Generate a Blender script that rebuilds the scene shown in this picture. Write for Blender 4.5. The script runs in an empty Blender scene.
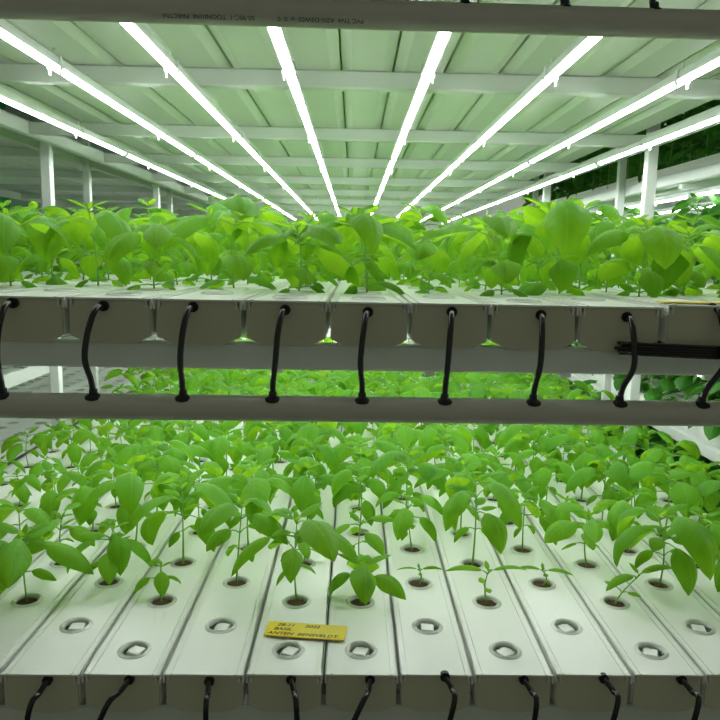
import bpy, math, random
from mathutils import Vector, Matrix

PI = math.pi
C = bpy.context.scene.collection
random.seed(7)
H = 1.50                                   # eye height above the floor

# ------------------------------------------------------------------ camera
PITCH, YAW, ROLL, FPX = math.radians(8.37), math.radians(0.65), math.radians(1.1), 700.0
f0 = Vector((math.sin(YAW) * math.cos(PITCH), math.cos(YAW) * math.cos(PITCH), -math.sin(PITCH)))
r0 = Vector((math.cos(YAW), -math.sin(YAW), 0))
u0 = r0.cross(f0)
RR = r0 * math.cos(ROLL) + u0 * math.sin(ROLL)
UU = u0 * math.cos(ROLL) - r0 * math.sin(ROLL)
cam_d = bpy.data.cameras.new('camera')
cam_d.sensor_width = 36.0
cam_d.lens = FPX / 720 * 36
cam_d.clip_start = 0.02
cam = bpy.data.objects.new('camera', cam_d)
C.objects.link(cam)
M = Matrix(((RR.x, UU.x, -f0.x, 0), (RR.y, UU.y, -f0.y, 0), (RR.z, UU.z, -f0.z, H), (0, 0, 0, 1)))
cam.matrix_world = M
bpy.context.scene.camera = cam


def at(px, py, y):
    """the point at depth y that the photograph shows at pixel px, py"""
    d = RR * ((px - 360) / FPX) - UU * ((py - 360) / FPX) + f0
    k = y / d.y
    return Vector((d.x * k, y, H + d.z * k))


def proj(p):
    v = Vector(p) - Vector((0, 0, H))
    z = v.dot(f0)
    return 360 + FPX * v.dot(RR) / z, 360 - FPX * v.dot(UU) / z, z


# ------------------------------------------------------------------ helpers
class MB:
    def __init__(s):
        s.v, s.f, s.uv, s.mi = [], [], [], []

    def add(s, vs, fs, uv=None, mi=0):
        o = len(s.v)
        s.v += [tuple(v) for v in vs]
        s.f += [tuple(i + o for i in f) for f in fs]
        s.uv += list(uv) if uv else [(0.0, 0.0)] * len(vs)
        s.mi += [mi] * len(fs)

    def box(s, c, d, mi=0, bev=0.0):
        cx, cy, cz = c
        hx, hy, hz = d[0] / 2, d[1] / 2, d[2] / 2
        if bev <= 0:
            vs = [(cx + a * hx, cy + b * hy, cz + e * hz) for a in (-1, 1) for b in (-1, 1) for e in (-1, 1)]
            s.add(vs, [(0, 1, 3, 2), (4, 6, 7, 5), (0, 4, 5, 1), (2, 3, 7, 6), (0, 2, 6, 4), (1, 5, 7, 3)], mi=mi)
            return
        # box with chamfered edges
        vs = []
        idx = {}
        for a in (-1, 1):
            for b in (-1, 1):
                for e in (-1, 1):
                    for k in range(3):
                        q = [hx - bev, hy - bev, hz - bev]
                        q[k] += bev
                        idx[(a, b, e, k)] = len(vs)
                        vs.append((cx + a * q[0], cy + b * q[1], cz + e * q[2]))
        fs = []
        g = lambda a, b, e, k: idx[(a, b, e, k)]
        for a in (-1, 1):
            fs.append(tuple(g(a, b, e, 0) for b, e in ((-1, -1), (1, -1), (1, 1), (-1, 1))))
            fs.append(tuple(g(b, a, e, 1) for b, e in ((-1, -1), (1, -1), (1, 1), (-1, 1))))
            fs.append(tuple(g(b, e, a, 2) for b, e in ((-1, -1), (1, -1), (1, 1), (-1, 1))))
        for a in (-1, 1):
            for b in (-1, 1):
                fs.append((g(a, b, -1, 0), g(a, b, 1, 0), g(a, b, 1, 1), g(a, b, -1, 1)))
                fs.append((g(a, -1, b, 0), g(a, 1, b, 0), g(a, 1, b, 2), g(a, -1, b, 2)))
                fs.append((g(-1, a, b, 1), g(1, a, b, 1), g(1, a, b, 2), g(-1, a, b, 2)))
                for e in (-1, 1):
                    fs.append((g(a, b, e, 0), g(a, b, e, 1), g(a, b, e, 2)))
        s.add(vs, fs, mi=mi)

    def tube(s, pts, rad, n=8, cap=True, mi=0):
        pts = [Vector(p) for p in pts]
        rs = rad if isinstance(rad, (list, tuple)) else [rad] * len(pts)
        ref = None
        vs, fs = [], []
        for i, p in enumerate(pts):
            t = (pts[min(i + 1, len(pts) - 1)] - pts[max(i - 1, 0)]).normalized()
            if ref is None:
                ref = t.orthogonal().normalized()
            ref = (ref - t * ref.dot(t)).normalized()
            b = t.cross(ref)
            for k in range(n):
                a = 2 * PI * k / n
                vs.append(p + (ref * math.cos(a) + b * math.sin(a)) * rs[i])
        for i in range(len(pts) - 1):
            for k in range(n):
                k2 = (k + 1) % n
                fs.append((i * n + k, i * n + k2, (i + 1) * n + k2, (i + 1) * n + k))
        if cap:
            fs.append(tuple(range(n))[::-1])
            fs.append(tuple((len(pts) - 1) * n + k for k in range(n)))
        s.add(vs, fs, mi=mi)

    def lathe(s, prof, c=(0, 0, 0), n=24, mi=0):
        vs, fs = [], []
        for r, z in prof:
            for k in range(n):
                a = 2 * PI * k / n
                vs.append((c[0] + r * math.cos(a), c[1] + r * math.sin(a), c[2] + z))
        for i in range(len(prof) - 1):
            for k in range(n):
                k2 = (k + 1) % n
                fs.append((i * n + k, i * n + k2, (i + 1) * n + k2, (i + 1) * n + k))
        s.add(vs, fs, mi=mi)

    def mesh(s, name, mats, smooth=False, fix=True):
        m = bpy.data.meshes.new(name)
        m.from_pydata(s.v, [], s.f)
        for a in (mats if isinstance(mats, (list, tuple)) else [mats]):
            m.materials.append(a)
        if any(s.mi):
            m.polygons.foreach_set('material_index', s.mi)
        if any(u != (0.0, 0.0) for u in s.uv):
            lay = m.uv_layers.new(name='UVMap')
            buf = [0.0] * (2 * len(m.loops))
            for i, l in enumerate(m.loops):
                buf[2 * i], buf[2 * i + 1] = s.uv[l.vertex_index]
            lay.data.foreach_set('uv', buf)
        if fix:
            import bmesh
            bm = bmesh.new()
            bm.from_mesh(m)
            bmesh.ops.recalc_face_normals(bm, faces=bm.faces)
            bm.to_mesh(m)
            bm.free()
        if smooth is True:
            m.polygons.foreach_set('use_smooth', [True] * len(m.polygons))
        elif smooth:
            m.polygons.foreach_set('use_smooth', [True] * len(m.polygons))
            m.set_sharp_from_angle(angle=math.radians(smooth))
        m.update()
        return m


def put(name, mesh, parent=None, loc=(0, 0, 0), rot=(0, 0, 0), scale=None):
    o = bpy.data.objects.new(name, mesh)
    C.objects.link(o)
    o.location = loc
    o.rotation_euler = rot
    if scale:
        o.scale = (scale,) * 3 if isinstance(scale, (int, float)) else scale
    if parent:
        o.parent = parent
    return o


def tag(o, label=None, cat=None, group=None, kind=None):
    if label: o['label'] = label
    if cat: o['category'] = cat
    if group: o['group'] = group
    if kind: o['kind'] = kind
    return o


def thing(name, label, cat, loc=(0, 0, 0), rot=(0, 0, 0), group=None, scale=None):
    return tag(put(name, None, None, loc, rot, scale), label, cat, group)


# ------------------------------------------------------------------ materials
def new_mat(name):
    m = bpy.data.materials.new(name)
    m.use_nodes = True
    nt = m.node_tree
    b = nt.nodes['Principled BSDF']
    return m, nt, b


def plain(name, col, rough=0.5, spec=0.5, metal=0.0, noise=0.0, nscale=8.0, bump=0.0, bscale=60.0):
    m, nt, b = new_mat(name)
    b.inputs['Base Color'].default_value = (*col, 1)
    b.inputs['Roughness'].default_value = rough
    b.inputs['Specular IOR Level'].default_value = spec
    b.inputs['Metallic'].default_value = metal
    tc = nt.nodes.new('ShaderNodeTexCoord')
    if noise > 0:
        n = nt.nodes.new('ShaderNodeTexNoise')
        n.inputs['Scale'].default_value = nscale
        n.inputs['Detail'].default_value = 5
        mx = nt.nodes.new('ShaderNodeMix')
        mx.data_type = 'RGBA'
        mx.inputs[6].default_value = (*[c * (1 - noise) for c in col], 1)
        mx.inputs[7].default_value = (*[min(1, c * (1 + noise * .5)) for c in col], 1)
        nt.links.new(tc.outputs['Object'], n.inputs['Vector'])
        nt.links.new(n.outputs['Fac'], mx.inputs[0])
        nt.links.new(mx.outputs[2], b.inputs['Base Color'])
    if bump > 0:
        n = nt.nodes.new('ShaderNodeTexNoise')
        n.inputs['Scale'].default_value = bscale
        n.inputs['Detail'].default_value = 4
        bp = nt.nodes.new('ShaderNodeBump')
        bp.inputs['Strength'].default_value = bump
        bp.inputs['Distance'].default_value = 0.002
        nt.links.new(tc.outputs['Object'], n.inputs['Vector'])
        nt.links.new(n.outputs['Fac'], bp.inputs['Height'])
        nt.links.new(bp.outputs['Normal'], b.inputs['Normal'])
    return m


PVC = plain('white_pvc', (.82, .825, .78), .34, .5, noise=.07, nscale=5, bump=.05, bscale=25)
PVCC = plain('cap_pvc', (.60, .57, .44), .5, .4, noise=.08, nscale=9)
PIPE = plain('pipe_pvc', (.58, .56, .49), .42, .45, noise=.07, nscale=12)
STEEL = plain('white_steel', (.74, .76, .73), .33, .5, noise=.06, nscale=6)
HOSE = plain('black_hose', (.008, .008, .008), .22, .6)
RUBBER = plain('black_rubber', (.006, .006, .006), .5, .4)
FOAM = plain('white_foam', (.86, .86, .83), .9, .1, noise=.06, nscale=60, bump=.3, bscale=600)
SOIL = plain('brown_substrate', (.105, .068, .038), .95, .1, noise=.55, nscale=500, bump=1.0, bscale=700)
HOUSE = plain('lamp_housing', (.82, .84, .82), .3, .5)
YEL = plain('yellow_card', (.80, .62, .03), .45, .4, noise=.08, nscale=30)
INK = plain('dark_ink', (.05, .05, .04), .7, .1)
WALLM = plain('pale_wall', (.84, .86, .80), .7, .3, noise=.06, nscale=2)
GREENW = plain('green_wall', (.05, .42, .13), .6, .3, noise=.12, nscale=2)
CONC = plain('concrete', (.30, .30, .28), .8, .2, noise=.25, nscale=3)


def cup_mat():
    m, nt, b = new_mat('clear_cup_plastic')
    b.inputs['Base Color'].default_value = (.88, .90, .84, 1)
    b.inputs['Roughness'].default_value = .18
    tr = nt.nodes.new('ShaderNodeBsdfTranslucent')
    tr.inputs['Color'].default_value = (.8, .84, .78, 1)
    mx = nt.nodes.new('ShaderNodeMixShader')
    mx.inputs[0].default_value = .25
    out = nt.nodes['Material Output']
    nt.links.new(b.outputs[0], mx.inputs[1])
    nt.links.new(tr.outputs[0], mx.inputs[2])
    nt.links.new(mx.outputs[0], out.inputs['Surface'])
    return m


CUP = cup_mat()


def lamp_mat():
    m, nt, b = new_mat('led_diffuser')
    nt.nodes.remove(b)
    e = nt.nodes.new('ShaderNodeEmission')
    e.inputs['Color'].default_value = (.93, 1.0, .97, 1)
    e.inputs['Strength'].default_value = 27.5
    nt.links.new(e.outputs[0], nt.nodes['Material Output'].inputs['Surface'])
    return m


LED = lamp_mat()


def leaf_mat(name, c1, c2, tcol, tfac=.45):
    m, nt, b = new_mat(name)
    N, L = nt.nodes.new, nt.links.new

    def mth(op, a, c=None):
        n = N('ShaderNodeMath'); n.operation = op
        for i, x in enumerate((a, c)):
            if x is None: continue
            if isinstance(x, (int, float)): n.inputs[i].default_value = x
            else: L(x, n.inputs[i])
        return n.outputs[0]
    tc = N('ShaderNodeTexCoord'); sp = N('ShaderNodeSeparateXYZ')
    L(tc.outputs['UV'], sp.inputs[0])
    u, v = sp.outputs[0], mth('ABSOLUTE', mth('SUBTRACT', sp.outputs[1], .5))      # v: 0 at the midrib, .5 at the margin
    ph = mth('SUBTRACT', mth('MULTIPLY', u, 7.0), mth('MULTIPLY', v, 3.0))
    fr = mth('ABSOLUTE', mth('SUBTRACT', mth('FRACT', ph), .5))                   # .5 on a side vein
    vein = mth('MAXIMUM', mth('MULTIPLY', mth('SUBTRACT', fr, .42), 10.0), 0.0)
    rib = mth('MAXIMUM', mth('MULTIPLY', mth('SUBTRACT', .035, v), 28.0), 0.0)
    vv = mth('MINIMUM', mth('ADD', mth('MULTIPLY', vein, .6), rib), 1.0)
    oi = N('ShaderNodeObjectInfo')
    no = N('ShaderNodeTexNoise'); no.inputs['Scale'].default_value = 14; no.inputs['Detail'].default_value = 2
    L(tc.outputs['Object'], no.inputs['Vector'])
    fac = mth('ADD', mth('MULTIPLY', oi.outputs['Random'], .55), mth('MULTIPLY', no.outputs['Fac'], .5))
    mx = N('ShaderNodeMix'); mx.data_type = 'RGBA'
    mx.inputs[6].default_value = (*c1, 1); mx.inputs[7].default_value = (*c2, 1)
    L(fac, mx.inputs[0])
    mv = N('ShaderNodeMix'); mv.data_type = 'RGBA'
    mv.inputs[7].default_value = (c2[0] * 1.5, c2[1] * 1.35, c2[2] * 1.6, 1)
    L(mth('MULTIPLY', vv, .6), mv.inputs[0]); L(mx.outputs[2], mv.inputs[6])
    L(mv.outputs[2], b.inputs['Base Color'])
    b.inputs['Roughness'].default_value = .42
    b.inputs['Specular IOR Level'].default_value = .2
    bh = mth('SUBTRACT', mth('MULTIPLY', mth('SUBTRACT', .5, fr), 1.0), rib)
    bp = N('ShaderNodeBump'); bp.inputs['Strength'].default_value = .5; bp.inputs['Distance'].default_value = .0022
    L(bh, bp.inputs['Height']); L(bp.outputs[0], b.inputs['Normal'])
    tr = N('ShaderNodeBsdfTranslucent')
    mt = N('ShaderNodeMix'); mt.data_type = 'RGBA'; mt.blend_type = 'MULTIPLY'
    mt.inputs[0].default_value = 1.0
    mt.inputs[6].default_value = (*tcol, 1)
    ramp = N('ShaderNodeMix'); ramp.data_type = 'RGBA'
    ramp.inputs[6].default_value = (.80, .86, .75, 1); ramp.inputs[7].default_value = (1.1, 1.05, 1.1, 1)
    L(fac, ramp.inputs[0]); L(ramp.outputs[2], mt.inputs[7])
    L(mt.outputs[2], tr.inputs['Color'])
    ms = N('ShaderNodeMixShader'); ms.inputs[0].default_value = tfac
    L(b.outputs[0], ms.inputs[1]); L(tr.outputs[0], ms.inputs[2])
    L(ms.outputs[0], nt.nodes['Material Output'].inputs['Surface'])
    return m


LEAF = leaf_mat('basil_leaf', (.026, .140, .008), (.100, .300, .016), (.38, .70, .022))
SHADELEAF = leaf_mat('shade_dark_basil_leaf', (.03, .14, .018), (.07, .24, .03), (.10, .34, .03), .35)  # basil leaf with the right rack's dim light put into a darker colour
STEM = plain('basil_stem', (.20, .42, .06), .5, .4, noise=.2, nscale=50)

# ------------------------------------------------------------------ words
ORD = 'zeroth first second third fourth fifth sixth seventh eighth ninth tenth eleventh twelfth thirteenth fourteenth fifteenth sixteenth seventeenth eighteenth nineteenth twentieth'.split() + ['twenty-' + w for w in 'first second third fourth fifth sixth seventh eighth ninth'.split()]


def column(k):
    if k <= 6: return ORD[7 - k] + ' channel left of yellow label'
    if k == 7: return "channel under yellow label's left half"
    if k == 8: return "channel under yellow label's right end"
    return ORD[k - 8] + ' channel right of yellow label'


# ------------------------------------------------------------------ layout
SEAM = [-.835, -.735, -.635, -.535, -.434, -.333, -.232, -.128, -.029, .067, .162, .266, .367, .461, .56, .66, .757]
LEN = 5.0
UP, LO, TOP = H - .052, H - .523, H + .388        # lid height of the three decks
PITCH_H, FIRST = .134, .055
NH = 36


def front(x):
    return .818 + .020 * x


def hole_y(k, r):                                  # k column, r = 0 for the hole next to the front
    off = 0 if k in (0, 1, 3, 5, 7, 8, 10, 12, 14) else .062
    return front((SEAM[k] + SEAM[k + 1]) / 2) + FIRST + off + r * PITCH_H


# ---- channel meshes (local: x across, y back, z 0 = lid top)
HW = .0465


def trough_mesh(off):
    o = [(-HW, -.003), (-HW, -.044), (-.029, -.0515), (-.012, -.052), (.012, -.052), (.029, -.0515), (HW, -.044), (HW, -.003)]
    t = .0022
    i = [(HW - t, -.003), (HW - t, -.0425), (.0285, -.0492), (.012, -.0497), (-.012, -.0497), (-.0285, -.0492), (-HW + t, -.0425), (-HW + t, -.003)]
    p = o + i
    n = len(p)
    m = MB()
    vs = [(x, 0.006, z) for x, z in p] + [(x, LEN, z) for x, z in p]
    fs = [(k, (k + 1) % n, n + (k + 1) % n, n + k) for k in range(n)]
    h = len(o)
    for e in (0, n):
        for k in range(h - 1):
            fs.append((e + k, e + k + 1, e + n - 2 - k, e + n - 1 - k))
    m.add(vs, fs)
    return m.mesh('trough', PVC)


def lid_mesh(off, seg=18, R=.0172, pitch=None, half=.03):
    """lid sheet with round openings and hooked side lips"""
    m = MB()
    hw, t = .0478, .0022
    pitch = pitch or PITCH_H
    ys = [FIRST + off + r * pitch for r in range(int(NH * PITCH_H / pitch))]
    cur = 0.0

    def strip(y0, y1):
        m.add([(-hw, y0, 0), (hw, y0, 0), (hw, y1, 0), (-hw, y1, 0)], [(0, 1, 2, 3)])
        m.add([(-hw, y0, -t), (hw, y0, -t), (hw, y1, -t), (-hw, y1, -t)], [(3, 2, 1, 0)])
    for y in ys:
        a, b = y - half, y + half
        strip(cur, a)
        ring, sq = [], []
        for k in range(seg):
            an = 2 * PI * k / seg
            cx, sx = math.cos(an), math.sin(an)
            ring.append((R * cx, y + R * sx))
            s_ = min(hw / max(abs(cx), 1e-9), half / max(abs(sx), 1e-9))
            sq.append((s_ * cx, y + s_ * sx))
        # use corner-true outline: snap the nearest samples to the corners
        for (qx, qy) in ((hw, b), (-hw, b), (-hw, a), (hw, a)):
            j = min(range(seg), key=lambda j: (sq[j][0] - qx) ** 2 + (sq[j][1] - qy) ** 2)
            sq[j] = (qx, qy)
        for z, flip in ((0, 0), (-t, 1)):
            vs = [(x, yy, z) for x, yy in ring] + [(x, yy, z) for x, yy in sq]
            fs = [(k, seg + k, seg + (k + 1) % seg, (k + 1) % seg) for k in range(seg)]
            m.add(vs, [f[::-1] for f in fs] if flip else fs)
        vs = [(x, yy, 0) for x, yy in ring] + [(x, yy, -t) for x, yy in ring]
        m.add(vs, [(k, (k + 1) % seg, seg + (k + 1) % seg, seg + k) for k in range(seg)])
        cur = b
    strip(cur, LEN)
    m.add([(-hw, 0, 0), (hw, 0, 0), (hw, 0, -t), (-hw, 0, -t)], [(3, 2, 1, 0)])
    for s_ in (-1, 1):
        m.box((s_ * (hw - .0004), LEN / 2, -.006), (.0018, LEN, .012))
        m.box((s_ * (hw - .0055), .0045, -.006), (.0014, .009, .010))
        m.box((s_ * (hw - .009), LEN / 2, .0006), (.0012, LEN, .0012))       # small raised rib along the lid edge
    return m.mesh('lid', PVC, fix=False)


def cap_mesh():
    m = MB()
    p = [(-HW + .001, -.0075), (-HW + .001, -.0445), (-.029, -.0522), (-.012, -.053), (.012, -.053), (.029, -.0522), (HW - .001, -.0445), (HW - .001, -.0075), (HW - .006, -.0075), (HW - .0065, -.0026), (-HW + .0065, -.0026), (-HW + .006, -.0075)]
    n = len(p)
    vs = [(x, 0.0030, z) for x, z in p] + [(x, .0062, z) for x, z in p]
    m.add(vs, [tuple(range(n)), tuple(range(2 * n - 1, n - 1, -1))] + [(k, (k + 1) % n, n + (k + 1) % n, n + k) for k in range(n)])
    return m.mesh('end_cap', PVCC)


trA = trough_mesh(0)
lidA, lidB, lidC = lid_mesh(0), lid_mesh(.062), lid_mesh(0, 14, .0215, .078, .032)
capM = cap_mesh()


def channel(x, y, z, shifted, label, group, name='growing_channel', rz=0.0, width=1.0, lid=None):
    t = thing(name, label, 'hydroponic channel', (x, y, z), (0, 0, rz), group, (width, 1, 1))
    put('trough', trA, t)
    put('lid', lid or (lidB if shifted else lidA), t)
    put('end_cap', capM, t)
    return t


for dname, zz, rows in (('lower deck', LO, 'white channels of the lower deck'), ('upper deck', UP, 'white channels of the upper deck'), ('deck overhead', TOP, 'white channels overhead')):
    for k in range(16):
        xc = (SEAM[k] + SEAM[k + 1]) / 2
        wd = (SEAM[k + 1] - SEAM[k] - {'lower deck': .004, 'upper deck': .003, 'deck overhead': .0008}[dname]) / .0956
        y, z, rz = front(xc), zz, 0
        if dname == 'upper deck' and k == 12:
            y, z = y - .012, z + .0035
        if dname == 'upper deck' and k > 12:
            y, z = y - .004, z + .002
        if dname == 'upper deck':
            y += random.uniform(-.003, .003)
        shifted = abs(hole_y(k, 0) - front(xc) - FIRST) > .01
        channel(xc, y, z, shifted, 'white plastic growing channel of the %s, %s' % (dname, column(k)), rows, width=min(wd, 1.06))

# ------------------------------------------------------------------ drain pipes
PX0, PX1 = -1.0, .95
GR_R = .0148


def pipe(zc, yc, label, group=None):
    x = (PX0 + PX1) / 2
    t = thing('drain_pipe', label, 'pipe', (0, yc, zc), (0, 0, math.atan(.020)), group)
    m = MB()
    m.tube([(PX0, 0, 0), (PX1, 0, 0)], GR_R, 32)
    put('pipe_tube', m.mesh('pipe_tube', PIPE, smooth=40), t)
    for s_, xx in ((-1, PX0), (1, PX1)):
        m = MB()
        m.tube([(xx - .02 * s_, 0, 0), (xx + .006 * s_, 0, 0)], GR_R + .003, 24)
        put('pipe_cap', m.mesh('pipe_cap', PIPE, smooth=40), t)
    return t


PYC = .793
MIDZ, TOPZ, LOWZ = at(360, 409.5, PYC).z, at(360, 14.5, PYC).z, H - .645
pm = pipe(MIDZ, PYC, 'grey-white drain pipe crossing in front between the two planted decks', 'drain pipes')
pt = pipe(TOPZ, PYC, 'topmost drain pipe with small dark upside-down print, crossing above the lamps', 'drain pipes')
pl = pipe(LOWZ, PYC, 'lowest drain pipe, taking the black hoses of the lower deck', 'drain pipes')
TXT = []
# upside-down print on the top pipe
for txt, xa, size, nm in (('50-90C-1  TOONI/1NI  PARCTNI', -.205, .0068, 0), ('PVC TN4  A2IV-DSW05  o  0  0', -.085, .0068, 1)):
    cu = bpy.data.curves.new('printed_text', 'FONT')
    cu.body = txt
    cu.size = size
    cu.align_x = 'RIGHT'
    cu.extrude = .00005
    cu.materials.append(INK)
    o = bpy.data.objects.new('printed_text', cu)
    C.objects.link(o)
    o.parent = pt
    a = math.radians(42)          # on the lower front side of the pipe, upside down
    # front side normal: (0,-cos a,-sin a); text x runs to -x, text y runs down
    nrm = Vector((0, -math.cos(a), -math.sin(a)))
    tx = Vector((-1, 0, 0))
    ty = nrm.cross(tx)
    pos = nrm * (GR_R + .0003) + Vector((xa, 0, 0)) - ty * .002
    o.matrix_local = Matrix(((tx.x, ty.x, nrm.x, pos.x), (tx.y, ty.y, nrm.y, pos.y), (tx.z, ty.z, nrm.z, pos.z), (0, 0, 0, 1)))
    TXT.append(o)



def to_mesh(o):
    bpy.context.view_layer.update()
    me = bpy.data.meshes.new_from_object(o.evaluated_get(bpy.context.evaluated_depsgraph_get()))
    n = put(o.name.split('.')[0], me, o.parent)
    n.matrix_local = o.matrix_local.copy()
    bpy.data.objects.remove(o)
    return n


# ------------------------------------------------------------------ hoses
def bez(P, n=14):
    """smooth curve through the points"""
    P = [Vector(p) for p in P]
    Q = [P[0] * 2 - P[1]] + P + [P[-1] * 2 - P[-2]]
    out = []
    for i in range(1, len(Q) - 2):
        a, b, c, d = Q[i - 1], Q[i], Q[i + 1], Q[i + 2]
        for j in range(n):
            t = j / n
            out.append(.5 * ((2 * b) + (c - a) * t + (2 * a - 5 * b + 4 * c - d) * t * t + (3 * b - a - 3 * c + d) * t ** 3))
    out.append(P[-1])
    return out


def grommet(m, p, s=1.0):
    m.lathe([(0, .0075 * s), (.0045 * s, .007 * s), (.005 * s, .002 * s), (.0095 * s, -.001 * s), (.0102 * s, -.004 * s), (.007 * s, -.0065 * s), (0, -.007 * s)], p, 14)


def hose(P, label, group, end):
    t = thing('drain_hose', label, 'hose', end, group=group)
    e = Vector(end)
    m = MB()
    m.tube([p - e for p in bez(P)], .0035, 10)
    put('tube', m.mesh('tube', HOSE, smooth=60), t)
    m = MB()
    grommet(m, Vector((0, 0, 0)))
    put('grommet', m.mesh('grommet', RUBBER, smooth=50), t)
    m = MB()
    s0 = Vector(P[0]) - e
    m.tube([s0 + Vector((0, .005, 0)), s0 + Vector((0, -.001, 0))], .0062, 12)
    put('inlet_collar', m.mesh('inlet_collar', RUBBER, smooth=50), t)


ups = [(12, 303, 5, 400, -2), (103, 306, 95, 403, -9), (193, 307, 184, 403, -3), (285, 310, 273, 402, 1), (368, 312, 362, 404, -3), (452, 312, 444, 403, 1), (541, 315, 532, 404, 4), (627, 317, 618, 404, 13), (712, 308, 700, 402, 22)]
zg = MIDZ + GR_R - .001
for i, (x0, y0, x1, y1, bow) in enumerate(ups):
    k = 3 + i + (1 if i > 8 else 0)
    a = at(x0, y0, .816)
    fy = front(a.x)
    a = at(x0, y0, fy - .001)
    yp = PYC + .020 * at(x1, y1, PYC).x
    b = Vector((at(x1, 400, yp).x, yp - .004, zg))
    xm = (a.x + b.x) / 2 + bow * .00075 - .003
    P = [a, a + Vector(((xm - a.x) * .35, -.014, -.004)), Vector((xm + (a.x - xm) * .25, a.y - .026, a.z * .72 + b.z * .28)), Vector((xm, a.y - .030, a.z * .42 + b.z * .58)), Vector((b.x * .8 + xm * .2, b.y - .002, b.z + .018)), b]
    hose(P, 'black drain hose from the upper deck end cap, %s' % column(k if k < 16 else 15), 'black hoses of the upper deck', b)

los = [(47, 681, 27, 722), (129, 680, 96, 722), (209, 682, 205, 722), (291, 680, 295, 722), (370, 680, 347, 722), (445, 677, 442, 722), (524, 680, 530, 722), (604, 679, 608, 722), (682, 680, 691, 722)]
for i, (x0, y0, x1, y1) in enumerate(los):
    k = 4 + i
    a = at(x0, y0, .816)
    a = at(x0, y0, front(a.x) - .001)
    mpt = at(x1, y1, PYC - .006)
    b = Vector((a.x + (mpt.x - a.x) * 1.6, PYC + .020 * mpt.x - .003, LOWZ + GR_R))
    # a swing outwards before dropping
    sw = {0: -.2, 1: -.3, 2: .1, 3: .4, 4: .2, 5: .9, 6: .75, 7: .9, 8: .9}[i] * .013
    P = [a, a + Vector((sw * .7 + (mpt.x - a.x) * .15, -.012, -.008)), Vector(((a.x + mpt.x) / 2 + sw, a.y - .026, (a.z * .5 + mpt.z * .5))), b]
    hose(P, 'black drain hose from the lower deck end cap, %s' % column(k - 0), 'black hoses of the lower deck', b)

for i, (gx, k) in enumerate(((465, 10), (566, 11), (657, 12), (370, 9), (272, 8))):
    yp = PYC
    g = at(gx, 3, yp)
    b = Vector((g.x, PYC + .020 * g.x, TOPZ + GR_R - .001))
    xs = (SEAM[k] + SEAM[k + 1]) / 2 - .008
    a = Vector((xs, front(xs) - .001, TOP - .012))
    P = [a, a + Vector((0, -.016, -.005)), Vector(((a.x + b.x) / 2, a.y - .030, (a.z + b.z) / 2)), b + Vector((0, -.003, .015)), b]
    if i < 3:
        hose(P, 'black hose stub entering the topmost pipe, below the %s' % column(k).replace('channel', 'channel overhead'), 'black hoses entering the topmost pipe', b)

# coil of spare tubing on the beam at the right
cc = at(684, 350, .818)
m = MB()
pts = []
for i in range(0, 150):
    a = i * 2 * PI / 30
    r = .066 + .004 * math.sin(i * .7)
    pts.append((r * 1.15 * math.cos(a), .022 * math.sin(a), .0035 * (i // 30) * .9 + .0012 * math.sin(a * 2)))
m.tube(pts, .0019, 8)
tag(put('tubing_coil', m.mesh('tubing_coil', HOSE, smooth=60), None, (cc.x, front(cc.x) - .004, H - .1075)), 'flat coil of thin black tubing lying under a raised upper channel end', 'tubing')

for o in TXT:
    to_mesh(o)

# ------------------------------------------------------------------ rack frames
def beam(parent, a, b, w, h, name):
    """hollow section from a to b (centres), w across, h high"""
    a, b = Vector(a), Vector(b)
    c = (a + b) / 2
    d = b - a
    L = d.length
    m = MB()
    if abs(d.z) > abs(d.x) and abs(d.z) > abs(d.y):
        m.box((0, 0, 0), (w, h, L), bev=.002)
    elif abs(d.y) > abs(d.x):
        m.box((0, 0, 0), (w, L, h), bev=.002)
    else:
        m.box((0, 0, 0), (L, w, h), bev=.002)
    return put(name, m.mesh(name, STEEL), parent, c)


rack = thing('rack_frame', 'white steel rack frame carrying the planted decks and lamps overhead', 'rack', (0, .8, 0))
BY = [.845, 1.35, 1.93, 2.49, 3.07, 3.64, 4.22, 4.80, 5.38, 5.72]
XL, XR = -.872, .785


def local(p):
    return (p[0], p[1] - .8, p[2])


for deck in (UP, LO, TOP):
    zb = deck - .053 - .0155
    for j, y in enumerate(BY):
        o = beam(rack, local((XL + .006, y, zb)), local((XR - .006, y, zb)), .026, .031, 'cross_beam')
        if j == 0:
            o.rotation_euler = (0, 0, math.atan(.020))
    for x in (XL, XR):
        beam(rack, local((x, .83, zb)), local((x, 5.74, zb)), .022, .034, 'side_rail')
for x, ys in ((XL - .024, (.86, 2.10, 3.24, 4.4, 5.7)), (XR + .024, (.86, 1.97, 3.02, 4.3, 5.7))):
    for y in ys:
        beam(rack, local((x, y, 0)), local((x, y, H + .8)), .028, .028, 'post')

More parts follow.
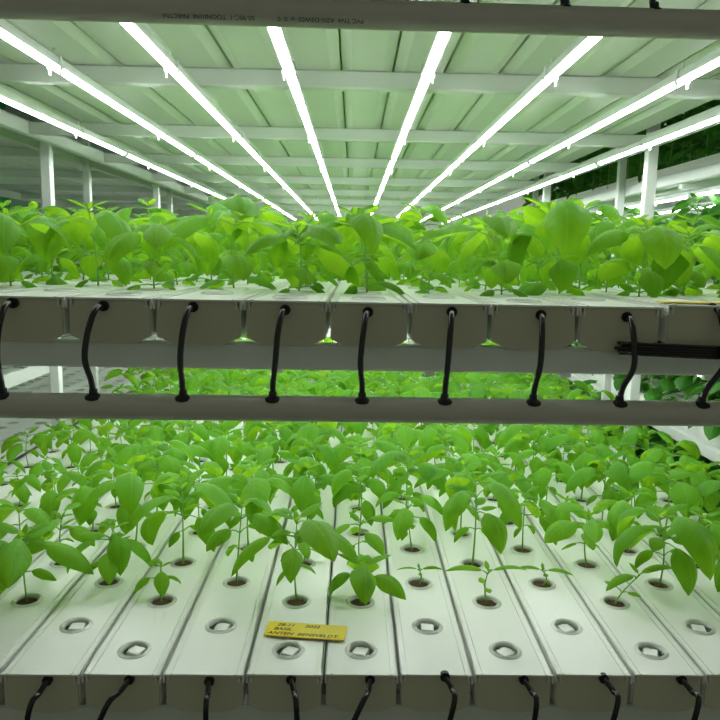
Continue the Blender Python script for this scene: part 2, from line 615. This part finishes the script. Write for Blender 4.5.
# ------------------------------------------------------------------ lamps
def lamp_meshes(L):
    m = MB()
    # housing: a shallow trapezoid section
    p = [(-.006, .0), (-.0088, -.010), (-.0088, -.014), (.0088, -.014), (.0088, -.010), (.006, .0)]
    n = len(p)
    vs = [(x, 0, z) for x, z in p] + [(x, L, z) for x, z in p]
    m.add(vs, [tuple(range(n)), tuple(range(2 * n - 1, n - 1, -1))] + [(k, (k + 1) % n, n + (k + 1) % n, n + k) for k in range(n)])
    hs = m.mesh('housing', HOUSE)
    m = MB()
    q = [(.0058 * math.cos(a), -.0142 - .0060 * math.sin(a)) for a in [PI * i / 8 for i in range(9)]]
    n = len(q)
    y0, y1 = .012, L - .012
    vs = [(x, y0, z) for x, z in q] + [(x, y1, z) for x, z in q]
    m.add(vs, [tuple(range(n)), tuple(range(2 * n - 1, n - 1, -1))] + [(k, (k + 1) % n, n + (k + 1) % n, n + k) for k in range(n)])
    df = m.mesh('diffuser', LED, smooth=30)
    m = MB()
    m.box((0, .006, -.0115), (.0175, .0115, .020), bev=.002)
    ca = m.mesh('lamp_end', HOUSE)
    m = MB()
    # hanging clip: stem, saddle around the housing and a small wing bolt below
    m.box((0, 0, .0065), (.002, .006, .012))
    m.box((0, 0, .0005), (.020, .009, .0022))
    for s_ in (-1, 1):
        m.box((s_ * .0100, 0, -.009), (.0014, .009, .020))
        m.box((s_ * .0082, 0, -.0225), (.0016, .007, .009))
    cl = m.mesh('hanging_clip', HOUSE)
    return hs, df, ca, cl


LM = lamp_meshes(1.19)
LX = [-.655, -.460, -.283, -.104, .108, .297, .500, .695]
SEGW = ['nearest', 'second', 'third', 'farthest']


def lamp(x, y, z, label, group, clips=(.28, .86)):
    t = thing('led_lamp', label, 'lamp', (x, y, z), (0, 0, 0), group)
    put('housing', LM[0], t)
    put('diffuser', LM[1], t)
    put('lamp_end', LM[2], t)
    put('lamp_end', LM[2], t, (0, 1.178, 0))
    for c in clips:
        put('hanging_clip', LM[3], t, (0, c, 0))
    return t


for nm, zl in (('overhead', H + .292), ('under the upper deck', UP - .088)):
    for j, x in enumerate(LX):
        for s_ in range(4):
            y = (.862 if nm == 'overhead' else .958) + 1.19 * s_
            lamp(x, y, zl + (.0 if nm == 'overhead' else 0), '%s white led batten %s in the %s row from left' % (SEGW[s_], nm, ORD[j + 1]), 'led battens ' + nm, clips=(.26, .86))

# ------------------------------------------------------------------ cups and foam plugs
m = MB()
m.lathe([(.0163, -.004), (.0160, -.003), (.0162, .0010), (.0176, .0024), (.0206, .0019), (.0222, .0004), (.0212, .0002), (.0172, .0003), (.0166, -.004), (.0163, -.004)], n=28)
m.lathe([(.0188, .0018), (.0192, .0028), (.0197, .0018)], n=28)
cupM = m.mesh('rim', CUP, smooth=50)
m = MB()
for q in range(10):
    a_ = 2 * PI * q / 10
    m.tube([(.0158 * math.cos(a_), .0158 * math.sin(a_), -.003), (.0125 * math.cos(a_), .0125 * math.sin(a_), -.036)], .0008, 5)
m.lathe([(.0158, -.016), (.0150, -.016), (.0148, -.0185), (.0156, -.0185)], n=20)
m.lathe([(0, -.036), (.0132, -.036), (.0132, -.0375), (0, -.0375)], n=20)
basketM = m.mesh('net_basket', CUP, smooth=50)
m = MB()
vs = [(0, 0, 0)]
n = 18
for ri, r in enumerate((.006, .011, .0150)):
    for k in range(n):
        vs.append((r * math.cos(2 * PI * k / n), r * math.sin(2 * PI * k / n), random.uniform(-.0012, .0012) - .001 * ri))
fs = [(0, 1 + k, 1 + (k + 1) % n) for k in range(n)]
for ri in range(2):
    for k in range(n):
        fs.append((1 + ri * n + k, 1 + (ri + 1) * n + k, 1 + (ri + 1) * n + (k + 1) % n, 1 + ri * n + (k + 1) % n))
m.add(vs, fs)
soilM = m.mesh('substrate', SOIL, smooth=True)
m = MB()
m.box((0, 0, -.018), (.0190, .0190, .034), bev=.0012)
plugM = m.mesh('foam_plug', FOAM)


def cup(x, y, z, label, group, soil=True):
    t = thing('growing_cup', label, 'cup', (x, y, z), (0, 0, 0), group)
    put('rim', cupM, t)
    put('net_basket', basketM, t)
    if soil:
        put('substrate', soilM, t, (0, 0, -.0008), (0, 0, random.uniform(0, 6)))
    return t


# ------------------------------------------------------------------ basil generator
def leaf(m, base, az, L, W, pitch0, pitch1, roll=0.0, pet=.25, nu=8, nv=7, stem=None, cup_=.35, ruff=.0):
    """a leaf with its stalk; pitch0/pitch1 in degrees above the horizon at the base and the tip"""
    h = Vector((math.cos(az), math.sin(az), 0))
    up = Vector((0, 0, 1))
    side = Vector((-math.sin(az), math.cos(az), 0))
    p = Vector(base)
    # stalk
    pl_ = pet * L
    a0 = math.radians(pitch0 + 18)
    p1 = p + (h * math.cos(a0) + up * math.sin(a0)) * pl_ * .5
    a0 = math.radians(pitch0)
    p2 = p1 + (h * math.cos(a0) + up * math.sin(a0)) * pl_ * .5
    stem.tube([p, p1, p2], [.0013 * (L / .06) ** .5, .0010, .0008], 5, cap=False)
    p = p2
    ro = math.radians(roll)
    rows, uvs = [], []
    for i in range(nu + 1):
        u = i / nu
        a = math.radians(pitch0 + (pitch1 - pitch0) * (u ** .85))
        t = h * math.cos(a) + up * math.sin(a)
        nn = -h * math.sin(a) + up * math.cos(a)
        s1 = side * math.cos(ro) + nn * math.sin(ro)
        n1 = nn * math.cos(ro) - side * math.sin(ro)
        w = W * .5 * (math.sin(PI * min(1, u) ** .84) ** .66 if 0 < u < 1 else 0) * (1 - .12 * u)
        if i == nu: w = 0.0
        for j in range(nv):
            v = -1 + 2 * j / (nv - 1)
            av = abs(v)
            z = -cup_ * w * (av ** 1.8) + .10 * w * math.sin(min(1, av * 2.2) * PI) + ruff * W * math.sin(u * 16 + v * 3) * av * av * (1 - u)
            x = v * w * (1 - .12 * av * cup_ * 2)
            rows.append(p + s1 * x + n1 * z)
            uvs.append((u + .001, .5 + v * .5))
        p = p + t * (L / nu)
    fs = []
    for i in range(nu):
        for j in range(nv - 1):
            q = i * nv + j
            fs.append((q, q + 1, q + nv + 1, q + nv))
    m.add(rows, fs, uv=uvs)


def basil(seed, Hh, pairs, L, wide=.62, droop=75, lean=(0, 0), dense=0, nu=8, nv=7, lmat=None, kind='leafy', az0=None, low=0):
    """returns the stem and foliage meshes of one young basil plant, base at the origin"""
    R = random.Random(seed)
    st, fo = MB(), MB()
    az = R.uniform(0, PI) if az0 is None else az0
    lx, ly = lean
    bx, by = R.uniform(-.006, .006), R.uniform(-.006, .006)

    def sp(t):
        return Vector((lx * t ** 1.5 + bx * math.sin(t * PI), ly * t ** 1.5 + by * math.sin(t * PI), -.004 + (Hh + .004) * t))
    st.tube([sp(i / 7) for i in range(8)], [.0011 + .0004 * (Hh / .1) * (1 - i / 7) - .0003 * i / 7 for i in range(8)], 7)
    if kind == 'sprout':
        for s_ in range(2):
            leaf(fo, sp(.92), az + s_ * PI + R.uniform(-.2, .2), L, L * .28, 28, -38, R.uniform(-15, 15), .15, nu, 5, st, .5)
        for s_ in range(2):
            leaf(fo, sp(.45), az + PI / 2 + s_ * PI, L * .33, L * .22, 20, -20, 0, .4, 4, 5, st, .2)
        for s_ in range(2):
            leaf(fo, sp(1.0), az + PI / 2 + s_ * PI, L * .3, L * .14, 50, 10, 0, .1, 4, 5, st, .2)
        return st, fo
    for i in range(pairs):
        t = (i + 1) / pairs
        f_ = .45 + .55 * (t ** .9)
        tt = .14 + .84 * t ** .72 if pairs > 1 else .95
        size = L * 1.1 * (f_ if i < pairs - 1 else .95)
        if i == 0 and pairs > 2: size = L * .42
        if low and i <= 1:
            size = L * low * (1, 1.1)[i]
            tt = (.12, .42)[i]
        for s_ in range(2):
            a = az + (i % 2) * PI / 2 + s_ * PI + R.uniform(-.35, .35)
            l_ = size * R.uniform(.82, 1.12)
            if i == pairs - 1 and s_ == 0: l_ *= .9
            p0 = R.uniform(-8, 22)
            if i == 0: p0 = R.uniform(-10, 15)
            p1 = p0 - droop * R.uniform(.85, 1.3)
            leaf(fo, sp(min(tt, .985)), a, l_, l_ * wide * R.uniform(.9, 1.1), p0, p1, R.uniform(-22, 22), R.uniform(.22, .42), nu if l_ > .03 else 5, nv if l_ > .03 else 5, st, R.uniform(.3, .6), R.uniform(0, .03))
        if i and i < pairs - 1 and (dense or R.random() < .7):
            for q in range(2 + dense):
                a = az + R.uniform(0, 6.28)
                l_ = size * R.uniform(.35, .6)
                leaf(fo, sp(tt + .02), a, l_, l_ * wide, R.uniform(20, 50), R.uniform(-50, 0), R.uniform(-25, 25), .25, 5, 5, st, .35)
    for s_ in range(2):
        l_ = L * R.uniform(.34, .55)
        leaf(fo, sp(1), az + (pairs % 2) * PI / 2 + s_ * PI + R.uniform(-.3, .3), l_, l_ * .5, 45, -10, 0, .15, 6, 5, st, .4)
    for s_ in range(2):
        l_ = L * .2
        leaf(fo, sp(1), az + ((pairs + 1) % 2) * PI / 2 + s_ * PI, l_, l_ * .5, 62, 30, 0, .1, 4, 5, st, .3)
    return st, fo


def basil_pair(*a, **kw):
    lm = kw.pop('lmat', None) or LEAF
    st, fo = basil(*a, **kw)
    return st.mesh('stem', STEM, smooth=True), fo.mesh('leaves', lm, smooth=True, fix=False)


# shared plants of many shapes
KINDS = []       # (word, stem mesh, leaf mesh, stem MB, leaf MB)
SPEC = [('tall', .118, 4, .086, .66, 100), ('tall', .130, 5, .080, .68, 105), ('tall', .116, 4, .088, .62, 110), ('tall', .126, 4, .084, .66, 95),
        ('leafy', .094, 3, .080, .68, 100), ('leafy', .102, 4, .076, .66, 105), ('leafy', .088, 3, .082, .64, 95), ('leafy', .104, 4, .078, .70, 110),
        ('small', .066, 3, .060, .64, 80), ('small', .058, 2, .064, .62, 85), ('small', .072, 3, .058, .62, 70)]
for i, (w, hh, pr, ll, wd, dr) in enumerate(SPEC):
    a = basil(100 + i, hh, pr, ll, wd, dr, dense=1 if w == 'tall' and i % 2 else 0)
    KINDS.append((w, a[0].mesh('stem', STEM, smooth=True), a[1].mesh('leaves', LEAF, smooth=True, fix=False)))
UPK = []
for i, (w, hh, pr, ll, wd, dr) in enumerate([q for q in SPEC if q[0] != 'small']):
    a = basil(150 + i, hh, pr, ll, wd, dr, dense=1, low=.62)
    UPK.append((w, a[0].mesh('stem', STEM, smooth=True), a[1].mesh('leaves', LEAF, smooth=True, fix=False)))
BUSH = []
for i in range(5):
    st, fo = MB(), MB()
    a = basil(300 + i, .17 + .012 * i, 6, .085, .66, 85, dense=3, low=.85, nu=6, nv=5)
    BUSH.append((a[0].mesh('stem', STEM, smooth=True), a[1].mesh('leaves', SHADELEAF, smooth=True, fix=False)))
LOWP = []
for i in range(6):
    a = basil(400 + i, .10 + .006 * i, 4, .084, .68, 82, dense=1, low=.72, nu=5, nv=5)
    LOWP.append(a)


def plant(x, y, z, meshes, rz, sc, label, group):
    t = thing('basil_plant', label, 'plant', (x, y, z), (0, 0, rz), group, sc)
    put('stem', meshes[0], t)
    put('foliage', meshes[1], t)
    return t


DECKNAME = {'lo': 'lower deck', 'up': 'upper deck'}


def plabel(word, deck, k, r):
    return '%s basil plant, %s hole back, %s, %s' % (word, ORD[r + 1], DECKNAME[deck], column(k))


# hand-shaped plants of the nearest rows: (deck, column, row): word, height, pairs, leaf length, width, droop, lean, az0, kind
HERO = {
    ('lo', 3, 1): ('broad-leaved low', .092, 4, .094, .62, 62, (.0, .0), .1, 'leafy'),
    ('lo', 4, 1): ('short leafy', .082, 3, .064, .56, 85, (.01, .0), .3, 'leafy'),
    ('lo', 5, 1): ('small seedling', .050, 2, .042, .60, 70, (0, 0), .2, 'leafy'),
    ('lo', 6, 1): ('tall narrow-topped', .122, 4, .074, .62, 95, (.01, .0), 2.6, 'leafy'),
    ('lo', 7, 1): ('umbrella-shaped tall', .118, 3, .084, .50, 80, (.0, .0), .35, 'leafy'),
    ('lo', 8, 1): ('short three-leaved', .052, 2, .076, .66, 95, (.004, .0), -.2, 'leafy'),
    ('lo', 9, 1): ('tiny two-leaved', .024, 1, .036, .3, 70, (0, 0), .1, 'sprout'),
    ('lo', 10, 1): ('small arching two-leaved', .050, 1, .062, .3, 80, (0, 0), .1, 'sprout'),
    ('lo', 11, 1): ('tiny sprouting', .024, 1, .044, .3, 80, (0, 0), -.15, 'sprout'),
    ('lo', 12, 1): ('thin arching', .050, 1, .075, .3, 75, (.03, -.01), .6, 'sprout'),
    ('lo', 13, 1): ('large drooping leaning', .118, 4, .100, .55, 105, (-.025, -.035), .2, 'leafy'),
    ('lo', 5, 2): ('large dark-leaved', .122, 3, .088, .62, 100, (.0, .0), .9, 'leafy'),
    ('lo', 10, 2): ('tall heavy-leaved', .136, 4, .088, .56, 110, (.0, .0), .5, 'leafy'),
    ('lo', 9, 2): ('compact leafy', .088, 3, .064, .66, 100, (-.01, .0), 1.2, 'leafy'),
    ('lo', 12, 2): ('slender stemmed', .082, 3, .062, .60, 50, (.0, .0), .1, 'leafy'),
    ('lo', 7, 2): ('small-leaved', .040, 2, .044, .5, 60, (0, 0), .1, 'leafy'),
    ('lo', 8, 2): ('pale upright', .066, 3, .052, .5, 60, (0, 0), .4, 'leafy'),
    ('lo', 11, 2): ('upright leafy', .096, 3, .066, .62, 90, (0, 0), .7, 'leafy'),
    ('lo', 6, 2): ('wide-leaved tall', .130, 3, .078, .66, 85, (.01, 0), .2, 'leafy'),
    ('lo', 4, 2): ('arching tall', .128, 4, .080, .60, 95, (.0, 0), .3, 'leafy'),
    ('up', 3, 1): ('droopy broad-leaved', .096, 3, .078, .66, 95, (0, 0), .3, 'leafy'),
    ('up', 4, 1): ('tall pale-topped', .112, 4, .078, .66, 90, (-.01, 0), .8, 'leafy'),
    ('up', 5, 1): ('leafy slim-stemmed', .085, 3, .066, .68, 85, (.01, 0), .5, 'leafy'),
    ('up', 6, 1): ('tall large-leaved', .116, 3, .092, .72, 70, (.006, 0), .15, 'leafy'),
    ('up', 7, 1): ('upright broad', .082, 3, .078, .68, 75, (0, 0), .5, 'leafy'),
    ('up', 8, 1): ('tall bright-crowned', .108, 4, .074, .66, 80, (-.02, 0), .2, 'leafy'),
    ('up', 9, 1): ('short bushy', .072, 3, .062, .7, 85, (0, 0), .9, 'leafy'),
    ('up', 10, 1): ('lean-stemmed large-leaved', .094, 3, .080, .66, 80, (-.018, 0), .1, 'leafy'),
    ('up', 11, 1): ('highest cupped-leaf', .124, 4, .092, .74, 110, (-.02, 0), .1, 'leafy'),
    ('up', 12, 1): ('round-leaved', .100, 3, .086, .8, 85, (.004, 0), .2, 'leafy'),
    ('up', 13, 1): ('soft-leaved', .092, 3, .076, .74, 80, (.0, 0), .6, 'leafy'),
}
R = random.Random(11)
farlist = []
n_ind = 0
for deck, zz, rmax_ind, rmax, group in (('lo', LO, 12, 20, 'basil plants of the lower deck'), ('up', UP, 6, 35, 'basil plants of the upper deck')):
    for k in range(16):
        xc = (SEAM[k] + SEAM[k + 1]) / 2
        for r in range(0, rmax):
            y = hole_y(k, r)
            px, py, _ = proj((xc, y, zz))
            vis = -35 < px < 755 or r == 0 and False
            wide_vis = -140 < px < 860
            where = '%s hole back, %s, %s' % (ORD[min(r + 1, 28)], DECKNAME[deck], column(k))
            if wide_vis and ((deck == 'lo' and r < 9) or (deck == 'up' and r < 4)) and -60 < px < 780:
                cup(xc, y, zz, ('empty clear cup' if r == 0 else 'clear planted cup') + ', ' + where, 'planted cups of the ' + DECKNAME[deck] if r else 'empty front cups of the ' + DECKNAME[deck], soil=r > 0)
                if r == 0:
                    tag(put('foam_plug', plugM, None, (xc + R.uniform(-.002, .002), y + R.uniform(-.001, .002), zz + .0005), (R.uniform(-.05, .03), R.uniform(-.03, .03), R.uniform(0, 1.5))),
                        'white square foam plug in empty front cup, %s, %s' % (DECKNAME[deck], column(k)), 'foam plug', 'foam plugs of the ' + DECKNAME[deck])
            if r == 0 or not wide_vis:
                continue
            rz = R.uniform(0, 6.28)
            sc = R.uniform(.88, 1.15)
            # the back holds taller and denser plants
            if r < 3: kind = R.choice([0, 2, 4, 5, 6, 7, 8, 10])
            else: kind = R.choice([0, 1, 2, 3, 0, 1, 3, 4, 5, 6, 7, 7, 8])
            if deck == 'lo' and k < 3:
                kind = R.choice([8, 9, 10, 8, 6])
                sc *= .9 if k < 2 else 1
            if deck == 'up':
                kind = R.randrange(len(UPK))
                sc *= .96
            if (deck, k, r) in HERO:
                w, hh, pr, ll, wd, dr, ln, az, kd = HERO[(deck, k, r)]
                ms = basil_pair(900 + k * 7 + r + (50 if deck == 'up' else 0), hh * (1.08 if deck == 'lo' and kd == 'leafy' else 1), pr + (1 if pr in (3,) and hh > .08 else 0), ll * (1.12 if kd == 'leafy' else 1), wd, dr, ln, az0=az, kind=kd, low=.6 if deck == 'up' else 0, nu=10, nv=9, dense=1 if (deck, k, r) in (('lo', 3, 1), ('lo', 13, 1), ('lo', 10, 2), ('lo', 5, 2)) else 0)
                plant(xc, y, zz, ms, 0, 1.0, '%s basil plant, %s' % (w, where) if len(w.split()) < 3 else plabel(w, deck, k, r), group)
                continue
            if r < rmax_ind and vis:
                n_ind += 1
                w, a, b = (UPK if deck == 'up' else KINDS)[kind]
                plant(xc, y, zz, (a, b), rz, sc, plabel(w, deck, k, r), group)
            else:
                farlist.append((deck, xc, y, zz, rz, sc))
print('individual plants', n_ind, 'far', len(farlist))


def mass(items, protos, label, name, lmat, mats=None):
    vs, fs, uv, mi = [], [], [], []
    m = MB()
    for i, (x, y, z, rz, sc) in enumerate(items):
        st, fo = protos[i % len(protos)]
        c, s_ = math.cos(rz) * sc, math.sin(rz) * sc
        for src, mat in ((st, 0), (fo, 1)):
            m.add([(x + a * c - b * s_, y + a * s_ + b * c, z + d * sc) for a, b, d in src.v], src.f, src.uv if mat else [(0.001, .5)] * len(src.v), mat)
    return tag(put(name, m.mesh(name, [STEM, lmat], smooth=True, fix=False)), label, 'plants', None, 'stuff')


mass([(x, y, z, rz, sc) for d, x, y, z, rz, sc in farlist if d == 'up'], LOWP, 'crowded far basil plants receding along the upper deck', 'far_basil_plants', LEAF)
mass([(x, y, z, rz, sc) for d, x, y, z, rz, sc in farlist if d == 'lo'], LOWP, 'crowded far basil plants receding along the lower deck', 'far_basil_plants', LEAF)

# ------------------------------------------------------------------ yellow labels
def card(name, w, d, loc, rz, label, lines):
    t = thing(name, label, 'label', loc, (0, 0, rz))
    m = MB()
    m.box((0, 0, .0008), (w, d, .0016), bev=.0003)
    put('card', m.mesh('card', YEL), t)
    for txt, x, y, sz in lines:
        cu = bpy.data.curves.new('handwriting', 'FONT')
        cu.body = txt
        cu.size = sz
        cu.shear = .25
        cu.offset = .00022
        cu.extrude = .00003
        cu.materials.append(INK)
        o = put('handwriting', cu, t, (x, y, .00168))
        o.scale = (1.12, 1, 1)
        to_mesh(o)
    return t


lc = at(306, 630.5, .92)
# point on the lower lid plane under that pixel
d_ = RR * ((306 - 360) / FPX) - UU * ((631 - 360) / FPX) + f0
kk = (LO + .003 - H) / d_.z
lp = Vector((0, 0, H)) + d_ * kk
card('yellow_label', .112, .038, (lp.x, lp.y, LO + .0025), math.radians(-6), 'yellow plant label with dark handwriting bridging two lower channels', [
    ('28-11     2022', -.043, .0075, .0095), ('BASIL', -.046, -.0035, .0095), ('ANTEN  BENSVELDT', -.052, -.0150, .0095)])
lq = Vector(((SEAM[12] + SEAM[13]) / 2 + .006, .858, UP))
card('yellow_card', .10, .022, (lq.x, front(lq.x) + .016, UP + .0045), 0.02, 'blank yellow strip lying at the front end of an upper deck channel', [])

# ------------------------------------------------------------------ room
def struct(name, mb, mat, loc=(0, 0, 0)):
    o = put(name, mb.mesh(name, mat), None, loc)
    o['kind'] = 'structure'
    return o


m = MB(); m.box((0, 2.5, -.05), (7.0, 9.0, .1)); struct('floor', m, CONC)
m = MB(); m.box((0, 6.2, 1.6), (7.0, .1, 3.2)); struct('wall_back', m, WALLM)
m = MB(); m.box((-3.0, 3.4, 1.6), (.1, 7.2, 3.2)); struct('wall_left', m, GREENW)
m = MB(); m.box((3.0, 3.4, 1.6), (.1, 7.2, 3.2)); struct('wall_right', m, WALLM)
m = MB(); m.box((0, 3.4, 3.25), (7.0, 7.3, .1)); struct('ceiling', m, WALLM)

# ------------------------------------------------------------------ neighbouring racks
lr = thing('rack_frame', 'unlit white rack frame with bare decks beyond the aisle, far left', 'rack', (-1.6, 1.0, 0))
lb = lambda p: (p[0] + 1.6, p[1] - 1.0, p[2])
for z in (H + .350, H - .39, H - .68):
    for x in (-1.045, -2.19):
        beam(lr, lb((x, 1.0, z)), lb((x, 5.9, z)), .025, .044, 'side_rail')
    if z != H - .39:
        for y in (1.2, 1.9, 2.6, 3.3, 4.0, 4.7, 5.4):
            beam(lr, lb((-1.04, y, z - .002)), lb((-2.19, y, z - .002)), .025, .03, 'cross_beam')
for x in (-1.019, -2.218):
    for y in (1.45, 2.74, 3.95, 5.1, 5.9):
        beam(lr, lb((x, y, 0)), lb((x, y, H + .8)), .026, .026, 'post')
for nm, z in (('upper', H + .4175), ('lower', H - .6105)):
    for i in range(10):
        channel(-1.112 - .1 * i, 1.0, z, i % 2 == 1, 'empty unplanted channel on the unlit rack, %s deck, %s from the aisle' % (nm, ORD[i + 1]), 'empty channels on the unlit rack', lid=lidC)

rr = thing('rack_frame', 'white rack frame with dense dark basil beyond the aisle, far right', 'rack', (1.5, 1.0, 0))
rb = lambda p: (p[0] - 1.5, p[1] - 1.0, p[2])
RD = [('second', H + .31, .22), ('third', H - .06, .22), ('fourth', H - .465, .24), ('lowest', H - .87, .30)]
for nm, z, ph in [('top', H + .72, 0)] + RD:
    for x in (1.0, 1.75):
        beam(rr, rb((x, 1.0, z - .052)), rb((x, 5.9, z - .052)), .025, .034, 'side_rail')
    for y in (1.3, 2.2, 3.1, 4.0, 4.9, 5.8):
        beam(rr, rb((1.0, y, z - .070)), rb((1.75, y, z - .070)), .025, .030, 'cross_beam')
    for i in range(6):
        channel(1.075 + .112 * i, 1.0, z, i % 2 == 1, 'white channel on the dark basil rack, %s deck, %s from the aisle' % (nm, ORD[i + 1]), 'white channels on the dark basil rack')
for x in (.972, 1.78):
    for y in (1.4, 2.62, 3.85, 5.1, 5.9):
        beam(rr, rb((x, y, 0)), rb((x, y, H + .95)), .026, .026, 'post')
for nm, z in (('third', H + .225), ('fourth', H - .19), ('lowest', H - .60), ('second', H + .61)):  # the battens over the second deck are added, unseen, to brighten its leaves
    for j, x in enumerate((1.06, 1.30)):
        for s_ in range(4):
            lamp(x + (.36 if nm != 'third' else 0), 1.05 + 1.2 * s_, z, '%s led batten of the dark basil rack, over the %s deck, row %s from aisle' % (SEGW[s_], nm, ('one', 'two')[j]), 'led battens of the dark basil rack')
R = random.Random(23)
dens = []
for nm, z, ph in RD:
    for i in range(4):
        for r in range(28):
            x, y = 1.062 + .112 * i + R.uniform(-.015, .01), 1.15 + .115 * r + .06 * (i % 2)
            px, py, zc_ = proj((x, y, z + .1))
            if nm == 'lowest' and y < 1.6: continue
            if not (470 < px < 900 and -60 < py < 700): continue
            sc = ph / .2 * R.uniform(.85, 1.15)
            vis = px < 735 and i == 0 and y < 3.3
            if vis:
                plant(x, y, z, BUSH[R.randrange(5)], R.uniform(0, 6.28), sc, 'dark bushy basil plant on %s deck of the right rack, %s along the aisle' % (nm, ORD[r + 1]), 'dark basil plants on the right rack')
            else:
                dens.append((x, y, z, R.uniform(0, 6.28), sc))
DP = [basil(500 + i, .18, 6, .088, .66, 85, dense=2, low=.85, nu=4, nv=5) for i in range(4)]
mass(dens, DP, 'crowded dark basil behind the aisle row on the right rack', 'dark_basil_plants', SHADELEAF)
print('dark mass', len(dens))

# ------------------------------------------------------------------ light, look
w = bpy.data.worlds.new('world')
bpy.context.scene.world = w
w.use_nodes = True
w.node_tree.nodes['Background'].inputs[0].default_value = (.82, .90, .70, 1)
w.node_tree.nodes['Background'].inputs[1].default_value = .17
sc_ = bpy.context.scene
sc_.view_settings.view_transform = 'Standard'
sc_.view_settings.look = 'None'
sc_.view_settings.exposure = 0.0
sc_.view_settings.gamma = 1
sc_.view_settings.use_curve_mapping = False
sc_.cycles.use_denoising = True
sc_.cycles.max_bounces = 10
sc_.cycles.diffuse_bounces = 6
sc_.cycles.sample_clamp_indirect = 4.0
